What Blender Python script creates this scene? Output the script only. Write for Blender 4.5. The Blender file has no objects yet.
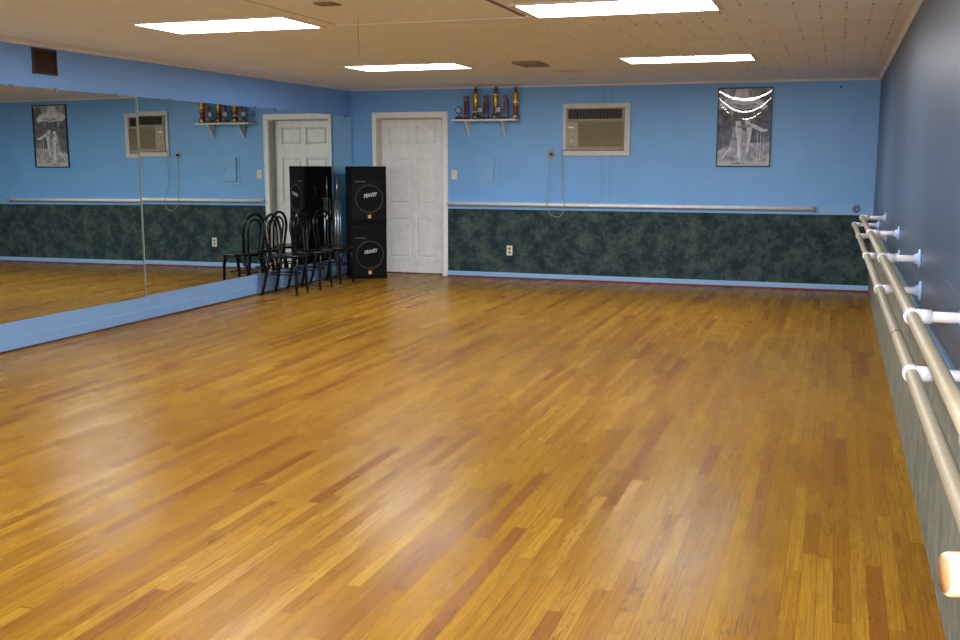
import bpy, bmesh, math, random
from mathutils import Vector, Matrix
random.seed(7)
PI = math.pi
S = bpy.context.scene
COL = S.collection

# ------------------------------------------------------------------ room size
XL, XR, YB, YN, H = -6.18, 0.4115, 12.873, -2.4, 2.44
XM = -6.163            # mirror face

# ------------------------------------------------------------------ materials
def srgb(r, g, b):
    f = lambda c: (c/255)/12.92 if c/255 <= .04045 else (((c/255)+.055)/1.055)**2.4
    return (f(r), f(g), f(b), 1)

def base_mat(name):
    m = bpy.data.materials.new(name); m.use_nodes = True
    nt = m.node_tree
    return m, nt, nt.nodes['Principled BSDF'], nt.nodes['Material Output']

def N(nt, typ, **kw):
    n = nt.nodes.new(typ)
    for k, v in kw.items():
        if k in n.inputs.keys() and not hasattr(n, k): n.inputs[k].default_value = v
        else: setattr(n, k, v)
    return n

def mth(nt, op, a, b=None, c=None):
    n = nt.nodes.new('ShaderNodeMath'); n.operation = op
    for i, v in enumerate((a, b, c)):
        if v is None: continue
        if isinstance(v, (int, float)): n.inputs[i].default_value = v
        else: nt.links.new(v, n.inputs[i])
    return n.outputs[0]

def ramp(nt, fac, stops, interp='LINEAR'):
    n = nt.nodes.new('ShaderNodeValToRGB'); cr = n.color_ramp; cr.interpolation = interp
    while len(cr.elements) > 1: cr.elements.remove(cr.elements[-1])
    cr.elements[0].position = stops[0][0]; cr.elements[0].color = stops[0][1]
    for p, c in stops[1:]:
        e = cr.elements.new(p); e.color = c
    if fac is not None: nt.links.new(fac, n.inputs[0])
    return n.outputs[0]

def mixc(nt, fac, a, b, blend='MIX'):
    n = nt.nodes.new('ShaderNodeMix'); n.data_type = 'RGBA'; n.blend_type = blend
    for s, v in ((n.inputs[0], fac), (n.inputs[6], a), (n.inputs[7], b)):
        if isinstance(v, (int, float)): s.default_value = v
        elif isinstance(v, tuple): s.default_value = v
        else: nt.links.new(v, s)
    return n.outputs[2]

def noise(nt, vec, scale, detail=3, rough=.5):
    n = nt.nodes.new('ShaderNodeTexNoise'); n.inputs['Scale'].default_value = scale
    n.inputs['Detail'].default_value = detail; n.inputs['Roughness'].default_value = rough
    if vec is not None: nt.links.new(vec, n.inputs['Vector'])
    return n.outputs['Fac']

def mapping(nt, scale=(1, 1, 1), coord='Object'):
    tc = nt.nodes.new('ShaderNodeTexCoord'); mp = nt.nodes.new('ShaderNodeMapping')
    mp.inputs['Scale'].default_value = scale
    nt.links.new(tc.outputs[coord], mp.inputs['Vector'])
    return mp.outputs[0]

def simple(name, col, rough=.5, metal=0., var=.06, vscale=14, bump=0., bscale=60, spec=.5, coat=0.):
    m, nt, p, o = base_mat(name)
    v = mapping(nt)
    f = noise(nt, v, vscale, 3)
    lo = tuple(max(0, c*(1-var)) for c in col[:3])+(1,); hi = tuple(min(1, c*(1+var)) for c in col[:3])+(1,)
    nt.links.new(ramp(nt, f, [(.3, lo), (.7, hi)]), p.inputs['Base Color'])
    p.inputs['Roughness'].default_value = rough; p.inputs['Metallic'].default_value = metal
    p.inputs['Specular IOR Level'].default_value = spec
    if coat: p.inputs['Coat Weight'].default_value = coat
    if bump:
        b = nt.nodes.new('ShaderNodeBump'); b.inputs['Strength'].default_value = bump; b.inputs['Distance'].default_value = .002
        nt.links.new(noise(nt, v, bscale, 3), b.inputs['Height']); nt.links.new(b.outputs[0], p.inputs['Normal'])
    return m

def floor_material():
    m, nt, p, o = base_mat('oak_strip_floor')
    L = nt.links.new
    tc = nt.nodes.new('ShaderNodeTexCoord'); sx = nt.nodes.new('ShaderNodeSeparateXYZ'); L(tc.outputs['Object'], sx.inputs[0])
    X, Y = sx.outputs[0], sx.outputs[1]
    W = .0572
    xr = mth(nt, 'DIVIDE', X, W); row = mth(nt, 'FLOOR', xr); fx = mth(nt, 'FRACT', xr)
    w1 = nt.nodes.new('ShaderNodeTexWhiteNoise'); w1.noise_dimensions = '1D'; L(row, w1.inputs['W'])
    w2 = nt.nodes.new('ShaderNodeTexWhiteNoise'); w2.noise_dimensions = '1D'; L(mth(nt, 'ADD', row, 711.3), w2.inputs['W'])
    ln = mth(nt, 'MULTIPLY_ADD', w1.outputs[0], .75, .65)
    yy = mth(nt, 'DIVIDE', mth(nt, 'MULTIPLY_ADD', w2.outputs[0], 23., Y), ln)
    # uneven board lengths along a row
    yy = mth(nt, 'ADD', yy, mth(nt, 'MULTIPLY', mth(nt, 'SINE', mth(nt, 'MULTIPLY', yy, 2.2)), .28))
    col = mth(nt, 'FLOOR', yy); fy = mth(nt, 'FRACT', yy)
    cv = nt.nodes.new('ShaderNodeCombineXYZ'); L(row, cv.inputs[0]); L(col, cv.inputs[1])
    wn = nt.nodes.new('ShaderNodeTexWhiteNoise'); wn.noise_dimensions = '2D'; L(cv.outputs[0], wn.inputs['Vector'])
    val = wn.outputs['Value']
    sc = nt.nodes.new('ShaderNodeSeparateXYZ'); L(wn.outputs['Color'], sc.inputs[0])
    tone = ramp(nt, val, [(0, (.215, .082, .010, 1)), (.05, (.20, .078, .010, 1)), (.10, (.245, .114, .010, 1)), (.5, (.300, .150, .012, 1)),
                          (.85, (.330, .172, .015, 1)), (1, (.370, .205, .022, 1))])
    # grain: stretched noise shifted per board
    gx = mth(nt, 'MULTIPLY_ADD', sc.outputs[1], 50., mth(nt, 'MULTIPLY', X, 1.))
    gy = mth(nt, 'MULTIPLY_ADD', sc.outputs[2], 50., mth(nt, 'MULTIPLY', Y, .055))
    gv = nt.nodes.new('ShaderNodeCombineXYZ'); L(gx, gv.inputs[0]); L(gy, gv.inputs[1])
    cloud = noise(nt, gv.outputs[0], 26, 2, .5)                       # broad figure -> contour lines make cathedral grain
    rings = mth(nt, 'FRACT', mth(nt, 'MULTIPLY', cloud, mth(nt, 'MULTIPLY_ADD', sc.outputs[0], 7., 4.)))
    line = ramp(nt, rings, [(0, (1, 1, 1, 1)), (.10, (.25, .25, .25, 1)), (.3, (0, 0, 0, 1)), (.88, (0, 0, 0, 1)), (1, (1, 1, 1, 1))])
    gv2 = nt.nodes.new('ShaderNodeCombineXYZ'); L(gx, gv2.inputs[0]); L(mth(nt, 'MULTIPLY', gy, .5), gv2.inputs[1])
    fine = noise(nt, gv2.outputs[0], 120, 4, .65)
    patch = noise(nt, gv.outputs[0], 9, 2, .5)
    amt = mth(nt, 'MULTIPLY', line, mth(nt, 'MULTIPLY', ramp(nt, patch, [(.44, (0, 0, 0, 1)), (.62, (1, 1, 1, 1))]), .92))
    c = mixc(nt, amt, tone, (.085, .030, .006, 1))
    c = mixc(nt, mth(nt, 'MULTIPLY', ramp(nt, fine, [(.40, (1, 1, 1, 1)), (.58, (0, 0, 0, 1))]), .50), c, (.14, .055, .008, 1))
    big = noise(nt, mapping(nt, (.5, .22, 1)), 1.6, 3, .55)              # worn / ambered areas of the old finish
    c = mixc(nt, mth(nt, 'MULTIPLY', ramp(nt, big, [(.4, (0, 0, 0, 1)), (.75, (1, 1, 1, 1))]), .22), c, (.27, .10, .012, 1))
    ex = mth(nt, 'ABSOLUTE', mth(nt, 'SUBTRACT', fx, .5)); ey = mth(nt, 'ABSOLUTE', mth(nt, 'SUBTRACT', fy, .5))
    gap = mth(nt, 'MAXIMUM', mth(nt, 'GREATER_THAN', ex, .482), mth(nt, 'GREATER_THAN', ey, .4985))
    c = mixc(nt, mth(nt, 'MULTIPLY', gap, .75), c, (.10, .035, .008, 1))
    L(c, p.inputs['Base Color'])
    rv = noise(nt, mapping(nt, (1, .4, 1)), 3.5, 4, .6)
    L(mth(nt, 'MULTIPLY_ADD', rv, .20, .17), p.inputs['Roughness'])
    p.inputs['Specular IOR Level'].default_value = .045
    b = nt.nodes.new('ShaderNodeBump'); b.inputs['Strength'].default_value = .10; b.inputs['Distance'].default_value = .001
    L(mth(nt, 'SUBTRACT', mth(nt, 'MULTIPLY', fine, .5), mth(nt, 'ADD', gap, mth(nt, 'MULTIPLY', amt, .3))), b.inputs['Height'])
    # boards are not perfectly level: each one tips a little
    tv = nt.nodes.new('ShaderNodeCombineXYZ'); L(mth(nt, 'MULTIPLY', mth(nt, 'SUBTRACT', sc.outputs[0], .5), .05), tv.inputs[0]); L(mth(nt, 'MULTIPLY', mth(nt, 'SUBTRACT', sc.outputs[2], .5), .022), tv.inputs[1]); tv.inputs[2].default_value = 1
    nv = nt.nodes.new('ShaderNodeVectorMath'); nv.operation = 'NORMALIZE'; L(tv.outputs[0], nv.inputs[0]); L(nv.outputs[0], b.inputs['Normal'])
    L(b.outputs[0], p.inputs['Normal'])
    return m

def ceiling_material():
    m, nt, p, o = base_mat('acoustic_ceiling_tile')
    L = nt.links.new
    tc = nt.nodes.new('ShaderNodeTexCoord'); sx = nt.nodes.new('ShaderNodeSeparateXYZ'); L(tc.outputs['Object'], sx.inputs[0])
    X, Y = sx.outputs[0], sx.outputs[1]
    T = .305; G = .1525
    xr = mth(nt, 'DIVIDE', X, T); yr = mth(nt, 'DIVIDE', Y, T); xg = mth(nt, 'DIVIDE', X, G)
    ex = mth(nt, 'ABSOLUTE', mth(nt, 'SUBTRACT', mth(nt, 'FRACT', xg), .5)); ey = mth(nt, 'ABSOLUTE', mth(nt, 'SUBTRACT', mth(nt, 'FRACT', yr), .5))
    sxl = mth(nt, 'GREATER_THAN', ex, .456); syl = mth(nt, 'GREATER_THAN', ey, .490)
    gl = mth(nt, 'FLOOR', mth(nt, 'ADD', xg, .5))
    w0 = nt.nodes.new('ShaderNodeTexWhiteNoise'); w0.noise_dimensions = '1D'; L(gl, w0.inputs['W'])
    yg = mth(nt, 'ADD', mth(nt, 'DIVIDE', Y, .19), w0.outputs[0]); cvg = nt.nodes.new('ShaderNodeCombineXYZ'); L(gl, cvg.inputs[0]); L(mth(nt, 'FLOOR', yg), cvg.inputs[1])
    w3 = nt.nodes.new('ShaderNodeTexWhiteNoise'); w3.noise_dimensions = '2D'; L(cvg.outputs[0], w3.inputs['Vector'])
    dash = mth(nt, 'MULTIPLY', ramp(nt, w3.outputs['Value'], [(.40, (0, 0, 0, 1)), (.9, (1, 1, 1, 1))]), mth(nt, 'LESS_THAN', mth(nt, 'ABSOLUTE', mth(nt, 'SUBTRACT', mth(nt, 'FRACT', yg), .5)), .30))
    seam = mth(nt, 'MAXIMUM', mth(nt, 'MULTIPLY', sxl, mth(nt, 'MULTIPLY_ADD', dash, .75, .04)), mth(nt, 'MULTIPLY', syl, .08))
    # stronger towards the side the joints have opened up
    side = ramp(nt, mth(nt, 'MULTIPLY_ADD', X, .16, 1.0), [(.2, (.10, .10, .10, 1)), (.6, (.35, .35, .35, 1)), (.85, (1, 1, 1, 1))])
    seam = mth(nt, 'MULTIPLY', seam, side)
    cr = nt.nodes.new('ShaderNodeCombineXYZ'); L(mth(nt, 'FLOOR', xr), cr.inputs[0]); L(mth(nt, 'FLOOR', yr), cr.inputs[1])
    wn = nt.nodes.new('ShaderNodeTexWhiteNoise'); wn.noise_dimensions = '2D'; L(cr.outputs[0], wn.inputs['Vector'])
    tone = ramp(nt, wn.outputs[0], [(0, (.78, .84, .89, 1)), (1, (.82, .88, .93, 1))])
    st = nt.nodes.new('ShaderNodeMapping'); st.inputs['Location'].default_value = (2.72, -11.0, 0); L(tc.outputs['Object'], st.inputs['Vector'])
    st2 = nt.nodes.new('ShaderNodeMapping'); st2.inputs['Scale'].default_value = (2.4, 2.2, 0); L(st.outputs[0], st2.inputs['Vector'])
    ln = nt.nodes.new('ShaderNodeVectorMath'); ln.operation = 'LENGTH'; L(st2.outputs[0], ln.inputs[0])
    rr = mth(nt, 'ADD', ln.outputs['Value'], mth(nt, 'MULTIPLY', noise(nt, mapping(nt), 7, 4), .9))
    stain = ramp(nt, rr, [(.5, (.45, .45, .45, 1)), (1.3, (0, 0, 0, 1))])
    c = mixc(nt, mth(nt, 'MULTIPLY', seam, .75), tone, (.20, .15, .10, 1))
    c = mixc(nt, stain, c, (.25, .21, .17, 1))
    sp = noise(nt, mapping(nt), 60, 2)
    c = mixc(nt, mth(nt, 'MULTIPLY', ramp(nt, sp, [(.55, (0, 0, 0, 1)), (.75, (1, 1, 1, 1))]), .12), c, (.3, .25, .2, 1))
    L(c, p.inputs['Base Color']); p.inputs['Roughness'].default_value = .9; p.inputs['Specular IOR Level'].default_value = .15
    b = nt.nodes.new('ShaderNodeBump'); b.inputs['Strength'].default_value = .4; b.inputs['Distance'].default_value = .002
    L(mth(nt, 'SUBTRACT', noise(nt, mapping(nt), 45, 3), seam), b.inputs['Height']); L(b.outputs[0], p.inputs['Normal'])
    return m

def paint(name, col, rough, streak=False, spec=.5):
    m, nt, p, o = base_mat(name); L = nt.links.new
    v = mapping(nt)
    f = noise(nt, v, 2.2, 4, .6)
    lo = tuple(c*.95 for c in col[:3])+(1,); hi = tuple(c*1.05 for c in col[:3])+(1,)
    c = ramp(nt, f, [(.3, lo), (.7, hi)])
    if streak:        # old drip marks below the air conditioner
        tc = nt.nodes.new('ShaderNodeTexCoord'); sx = nt.nodes.new('ShaderNodeSeparateXYZ'); L(tc.outputs['Object'], sx.inputs[0])
        band = None
        for x0, w in ((-2.76, .05), (-2.66, .03)):
            d = mth(nt, 'ABSOLUTE', mth(nt, 'SUBTRACT', sx.outputs[0], x0))
            b_ = ramp(nt, mth(nt, 'DIVIDE', d, w), [(0, (1, 1, 1, 1)), (1, (0, 0, 0, 1))])
            band = b_ if band is None else mth(nt, 'MAXIMUM', band, b_)
        below = ramp(nt, mth(nt, 'MULTIPLY', sx.outputs[2], .5), [(.49, (1, 1, 1, 1)), (.8, (1, 1, 1, 1)), (.81, (1, 1, 1, 1))])
        c = mixc(nt, mth(nt, 'MULTIPLY', mth(nt, 'MULTIPLY', band, below), .13), c, (.06, .10, .2, 1))
    L(c, p.inputs['Base Color']); p.inputs['Roughness'].default_value = rough; p.inputs['Specular IOR Level'].default_value = spec
    b = nt.nodes.new('ShaderNodeBump'); b.inputs['Strength'].default_value = .22; b.inputs['Distance'].default_value = .0015
    L(noise(nt, v, 70, 3, .6), b.inputs['Height']); L(b.outputs[0], p.inputs['Normal'])
    return m

def carpet(name, cols):
    m, nt, p, o = base_mat(name); L = nt.links.new
    v = mapping(nt)
    f = mth(nt, 'ADD', mth(nt, 'MULTIPLY', noise(nt, v, 5.2, 5, .7), .75), mth(nt, 'MULTIPLY', noise(nt, v, 24, 4, .7), .35))
    c = ramp(nt, f, [(.36, cols[0]), (.52, cols[1]), (.68, cols[2])])
    sp = noise(nt, v, 180, 2, .6)
    c = mixc(nt, mth(nt, 'MULTIPLY', ramp(nt, sp, [(.4, (1, 1, 1, 1)), (.6, (0, 0, 0, 1))]), .35), c, cols[0])
    L(c, p.inputs['Base Color']); p.inputs['Roughness'].default_value = 1; p.inputs['Specular IOR Level'].default_value = .1
    b = nt.nodes.new('ShaderNodeBump'); b.inputs['Strength'].default_value = .6; b.inputs['Distance'].default_value = .004
    L(sp, b.inputs['Height']); L(b.outputs[0], p.inputs['Normal'])
    return m

def wood(name, a, b_, rough=.4, scale=(9, 9, 1.2)):
    m, nt, p, o = base_mat(name); L = nt.links.new
    f = noise(nt, mapping(nt, scale), 6, 4, .6)
    L(ramp(nt, f, [(.3, a), (.7, b_)]), p.inputs['Base Color']); p.inputs['Roughness'].default_value = rough
    return m

def mirror_material():
    m, nt, p, o = base_mat('mirror_silver'); nt.nodes.remove(p)
    g = nt.nodes.new('ShaderNodeBsdfGlossy'); g.inputs['Roughness'].default_value = 0
    f = noise(nt, mapping(nt), 1.5, 3)
    nt.links.new(ramp(nt, f, [(.3, (.74, .80, .76, 1)), (.7, (.77, .82, .79, 1))]), g.inputs['Color'])
    nt.links.new(g.outputs[0], o.inputs['Surface']); return m

def emission(name, col, st):
    m, nt, p, o = base_mat(name); nt.nodes.remove(p)
    e = nt.nodes.new('ShaderNodeEmission'); e.inputs[0].default_value = col; e.inputs[1].default_value = st
    nt.links.new(e.outputs[0], o.inputs['Surface']); return m

def acrylic():
    m, nt, p, o = base_mat('clear_acrylic'); nt.nodes.remove(p); L = nt.links.new
    t = nt.nodes.new('ShaderNodeBsdfTransparent'); g = nt.nodes.new('ShaderNodeBsdfGlossy'); g.inputs['Roughness'].default_value = .012
    fr = nt.nodes.new('ShaderNodeFresnel'); fr.inputs[0].default_value = 1.55
    mx = nt.nodes.new('ShaderNodeMixShader'); L(mth(nt, 'MULTIPLY', fr.outputs[0], 1.9), mx.inputs[0])   # both faces of the thin sheet reflect
    L(t.outputs[0], mx.inputs[1]); L(g.outputs[0], mx.inputs[2])
    L(mx.outputs[0], o.inputs['Surface']); return m

M = dict(
    floor=floor_material(), ceiling=ceiling_material(),
    blue_back=paint('blue_wall_paint', (.168, .40, .76, 1), .45, streak=True),
    blue_left=paint('blue_wall_paint_upper', (.175, .36, .76, 1), .5),
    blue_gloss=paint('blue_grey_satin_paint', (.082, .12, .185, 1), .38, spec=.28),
    blue_board=paint('light_blue_board_paint', (.20, .42, .76, 1), .4),
    blue_pale=paint('pale_blue_base_paint', (.27, .50, .80, 1), .4),
    carpet=carpet('dark_green_carpet', ((.012, .025, .040, 1), (.037, .061, .066, 1), (.100, .138, .118, 1))),
    carpet_r=carpet('olive_carpet', ((.13, .135, .105, 1), (.20, .20, .155, 1), (.28, .28, .22, 1))),
    blue_cap=paint('worn_blue_cap_paint', (.11, .21, .34, 1), .5),
    blue_base=paint('blue_ledge_paint', (.175, .31, .54, 1), .6),
    red=simple('dark_red_gap', (.22, .022, .04, 1), .8),
    redbrown=simple('dark_brown_gap', (.045, .012, .012, 1), .8),
    molding=simple('cream_molding', (.80, .80, .80, 1), .5),
    mirror=mirror_material(), mirror_back=simple('mirror_edge', (.09, .14, .12, 1), .3),
    seam=simple('mirror_seam_metal', (.26, .30, .23, 1), .4, metal=.0), clip=simple('clear_clip', (.13, .15, .18, 1), .2),
    white=simple('white_door_paint', (.82, .84, .83, 1), .28, bump=.1, bscale=25), casing=simple('white_casing_paint', (.84, .85, .85, 1), .3),
    jamb=simple('jamb_paint', (.62, .58, .50, 1), .4),
    cream=simple('cream_barre_paint', (.90, .89, .83, 1), .35), brass=simple('brass_metal', (.6, .42, .15, 1), .3, metal=1),
    tan=wood('tan_barre_wood', (.31, .26, .165, 1), (.37, .315, .21, 1), .42), pvc=simple('white_pvc', (.72, .71, .76, 1), .25, var=.02),
    flange=simple('light_blue_flange', (.36, .53, .82, 1), .4), rodwood=wood('pale_pine_rod', (.78, .58, .30, 1), (.84, .65, .37, 1), .4), rodend=wood('end_grain', (.30, .15, .06, 1), (.42, .23, .10, 1), .6, (30, 30, 30)),
    black=simple('black_paint', (.012, .012, .014, 1), .35), blackwood=simple('black_lacquered_bentwood', (.003, .003, .005, 1), .22, spec=.3),
    cab=simple('black_cabinet_carpet', (.005, .005, .008, 1), .9, bump=.4, bscale=180, spec=.15), grille=simple('black_steel_grille', (.004, .004, .005, 1), .6, spec=.15),
    ring=simple('dark_grey_ring', (.030, .034, .032, 1), .5, spec=.3), cone=simple('black_cone', (.004, .004, .005, 1), .7, spec=.15),
    silver=simple('silver_badge', (.65, .68, .68, 1), .35, metal=.4), orange=simple('orange_red_badge', (.45, .07, .03, 1), .5), greyprint=simple('grey_print', (.12, .12, .13, 1), .5),
    chrome=simple('brushed_chrome', (.50, .57, .62, 1), .28, metal=1), purpl=simple('dark_purple_marble', (.035, .018, .06, 1), .25, var=.5, vscale=60),
    gold=simple('gold_plastic', (.62, .36, .02, 1), .25, metal=.55), redc=simple('red_brown_column', (.22, .045, .02, 1), .3), dkfig=simple('bronze_figure', (.16, .07, .03, 1), .35, metal=.5), plum=simple('plum_foil', (.10, .025, .06, 1), .3, var=.6, vscale=80),
    pinkfig=simple('antique_figure', (.22, .10, .11, 1), .4), greenm=simple('grey_green_marble', (.13, .17, .15, 1), .35, var=.4, vscale=70), bluemed=simple('dark_blue_star', (.05, .10, .18, 1), .3), whitem=simple('white_disc', (.8, .82, .8, 1), .4),
    shelf=simple('white_shelf_paint', (.74, .72, .68, 1), .4),
    acbeige=simple('ac_beige_plastic', (.30, .26, .165, 1), .45), acshade=simple('ac_shaded_grille', (.045, .035, .03, 1), .5), acfr=simple('ac_surround_paint', (.56, .57, .55, 1), .4), acpink=simple('ac_lower_lip', (.36, .27, .21, 1), .5), acpanel=simple('ac_control_panel', (.33, .29, .20, 1), .35),
    ivory=simple('ivory_plate', (.72, .69, .56, 1), .3), dark=simple('dark_slot', (.02, .02, .02, 1), .5), greyplate=simple('grey_plate', (.33, .32, .38, 1), .4), cordg=simple('grey_cord', (.30, .28, .24, 1), .5),
    vent=simple('brown_louver', (.055, .018, .014, 1), .5), ventg=simple('grey_register', (.26, .235, .21, 1), .5), sd=simple('tan_detector', (.22, .15, .09, 1), .5),
    hatch=simple('hatch_panel', (.80, .86, .91, 1), .8), hatchdark=simple('hatch_gap', (.22, .16, .11, 1), .8), hatchlight=simple('hatch_trim', (.72, .70, .66, 1), .6), cord=simple('brown_string', (.25, .17, .10, 1), .8),
    frame_c=simple('fixture_frame', (.72, .66, .56, 1), .45), lamp=emission('fluorescent_diffuser', (.97, 1.0, 1.03, 1), 32.0),
    panelblue=paint('blue_panel_paint', (.19, .42, .72, 1), .35),
    pg_dark=simple('print_dark', (.20, .185, .19, 1), .7, var=.5, vscale=16), pg_mid=simple('print_mid', (.46, .44, .44, 1), .7, var=.5, vscale=14), pg_light=simple('print_light', (.86, .83, .82, 1), .7, var=.2, vscale=12), pg_pale=simple('print_pale', (.86, .84, .82, 1), .7, var=.1), pg_caption=simple('print_margin', (.62, .60, .55, 1), .7),
    acrylic=acrylic(), tape=simple('dark_tape', (.03, .03, .03, 1), .6),
)

# ------------------------------------------------------------------ mesh helper
class MB:
    def __init__(s): s.v = []; s.f = []; s.sm = []; s.mi = []; s.mats = []; s.cur = 0
    def mat(s, m):
        if m not in s.mats: s.mats.append(m)
        s.cur = s.mats.index(m); return s
    def face(s, idx, smooth=False): s.f.append(tuple(idx)); s.sm.append(smooth); s.mi.append(s.cur)
    def box(s, x0, x1, y0, y1, z0, z1, bev=0, rot=None):
        b = len(s.v)
        if x0 > x1: x0, x1 = x1, x0
        if y0 > y1: y0, y1 = y1, y0
        if z0 > z1: z0, z1 = z1, z0
        if not bev:
            P = [(x, y, z) for z in (z0, z1) for y in (y0, y1) for x in (x0, x1)]
            F = [(0, 2, 3, 1), (4, 5, 7, 6), (0, 1, 5, 4), (2, 6, 7, 3), (0, 4, 6, 2), (1, 3, 7, 5)]
        else:
            bm = bmesh.new(); bmesh.ops.create_cube(bm, size=1)
            for v in bm.verts: v.co = Vector(((x0+x1)/2+v.co.x*(x1-x0), (y0+y1)/2+v.co.y*(y1-y0), (z0+z1)/2+v.co.z*(z1-z0)))
            bmesh.ops.bevel(bm, geom=bm.edges[:], offset=bev, segments=2, affect='EDGES', profile=.5)
            bm.verts.index_update()
            P = [tuple(v.co) for v in bm.verts]; F = [tuple(v.index for v in f.verts) for f in bm.faces]; bm.free()
        if rot is not None: P = [tuple(rot @ Vector(p)) for p in P]
        s.v += P
        for f in F: s.face([b+i for i in f])
        return s
    def tube(s, pts, r, seg=12, closed=False, caps=True):
        pts = [Vector(p) for p in pts]; n = len(pts)
        rs = r if isinstance(r, (list, tuple)) else [r]*n
        b = len(s.v); prev = None
        for i, p in enumerate(pts):
            if closed: t = (pts[(i+1) % n]-pts[i-1])
            else: t = pts[min(i+1, n-1)]-pts[max(i-1, 0)]
            t.normalize()
            if prev is None:
                a = Vector((0, 0, 1)) if abs(t.z) < .9 else Vector((1, 0, 0)); u = t.cross(a).normalized()
            else:
                u = (prev-t*prev.dot(t)).normalized()
            prev = u; w = t.cross(u)
            for k in range(seg):
                a = 2*PI*k/seg; s.v.append(tuple(p+(u*math.cos(a)+w*math.sin(a))*rs[i]))
        m = n if closed else n-1
        for i in range(m):
            i2 = (i+1) % n
            for k in range(seg):
                k2 = (k+1) % seg; s.face((b+i*seg+k, b+i*seg+k2, b+i2*seg+k2, b+i2*seg+k), True)
        if caps and not closed:
            s.face([b+k for k in range(seg)][::-1]); s.face([b+(n-1)*seg+k for k in range(seg)])
        return s
    def lathe(s, prof, c=(0, 0, 0), axis='z', seg=24, sx=1, sy=1):
        b = len(s.v); n = len(prof)
        for r, h in prof:
            for k in range(seg):
                a = 2*PI*k/seg; x, y = r*math.cos(a)*sx, r*math.sin(a)*sy
                p = {'z': (x, y, h), 'y': (x, h, y), 'x': (h, x, y)}[axis]
                s.v.append((c[0]+p[0], c[1]+p[1], c[2]+p[2]))
        for i in range(n-1):
            for k in range(seg):
                k2 = (k+1) % seg; s.face((b+i*seg+k, b+i*seg+k2, b+(i+1)*seg+k2, b+(i+1)*seg+k), True)
        if prof[0][0] > 1e-5: s.face([b+k for k in range(seg)][::-1])
        if prof[-1][0] > 1e-5: s.face([b+(n-1)*seg+k for k in range(seg)])
        return s
    def prism(s, poly, axis, a, b_):
        """poly: 2-D outline, extruded along axis from a to b_"""
        def P(u, v, w): return {'x': (w, u, v), 'y': (u, w, v), 'z': (u, v, w)}[axis]
        b = len(s.v); n = len(poly)
        s.v += [P(u, v, a) for u, v in poly]+[P(u, v, b_) for u, v in poly]
        s.face(range(b, b+n)); s.face(range(b+2*n-1, b+n-1, -1))
        for i in range(n): j = (i+1) % n; s.face((b+i, b+j, b+n+j, b+n+i))
        return s
    def build(s, name, m=None, parent=None, loc=None, rotz=None, fix=True):
        me = bpy.data.meshes.new(name); me.from_pydata(s.v, [], s.f)
        if m is not None and not s.mats: s.mats = [m]
        for q in s.mats: me.materials.append(q)
        for p_, sm, mi in zip(me.polygons, s.sm, s.mi): p_.use_smooth = sm; p_.material_index = mi
        if fix:
            bm = bmesh.new(); bm.from_mesh(me); bmesh.ops.recalc_face_normals(bm, faces=bm.faces[:]); bm.to_mesh(me); bm.free()
        o = bpy.data.objects.new(name, me); COL.objects.link(o)
        if parent is not None: o.parent = parent
        if loc is not None: o.location = loc
        if rotz is not None: o.rotation_euler = (0, 0, rotz)
        return o

def tag(o, label, cat, group=None, kind=None):
    o['label'] = label; o['category'] = cat
    if group: o['group'] = group
    if kind: o['kind'] = kind
    return o
def thing(name, label, cat, loc=(0, 0, 0), rotz=0, group=None):
    o = bpy.data.objects.new(name, None); COL.objects.link(o); o.empty_display_size = .1
    o.location = loc; o.rotation_euler = (0, 0, rotz)
    return tag(o, label, cat, group)
def struct(name, mb, m, label, cat):
    return tag(mb.build(name, m), label, cat, kind='structure')
def dup(root, loc=None, rotz=None, label=None, group=None):
    r = root.copy(); COL.objects.link(r)
    if loc is not None: r.location = loc
    if rotz is not None: r.rotation_euler = (0, 0, rotz)
    if label: r['label'] = label
    if group: r['group'] = group
    for ch in list(root.children):
        c = ch.copy(); COL.objects.link(c); c.parent = r
        for g in list(ch.children):
            d = g.copy(); COL.objects.link(d); d.parent = c
    return r

# ------------------------------------------------------------------ the setting
struct('floor', MB().box(XL-.3, XR+.3, YN-.2, YB+.5, -.12, 0), M['floor'], 'glossy honey coloured oak strip floor', 'floor')
struct('ceiling', MB().box(XL-.3, XR+.3, YN-.2, YB+.5, H, H+.15), M['ceiling'], 'tan acoustic tile ceiling over the whole room', 'ceiling')
struct('wall_left', MB().box(XL-.2, XL, YN-.2, YB+.2, 0, H), M['blue_left'], 'blue wall behind the mirrors', 'wall')
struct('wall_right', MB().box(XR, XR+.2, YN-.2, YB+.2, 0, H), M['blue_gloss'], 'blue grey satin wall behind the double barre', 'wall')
struct('wall_front', MB().box(XL-.2, XR+.2, YN-.2, YN, 0, H), M['blue_left'], 'blue wall behind the camera', 'wall')
DX0, DX1, DZ = -5.815, -4.872, 2.062
wb = MB()
wb.box(XL-.2, DX0, YB, YB+.2, 0, H); wb.box(DX1, XR+.2, YB, YB+.2, 0, H); wb.box(DX0, DX1, YB, YB+.2, DZ, H)
struct('wall_back', wb, M['blue_back'], 'blue back wall with door and air conditioner', 'wall')

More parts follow.
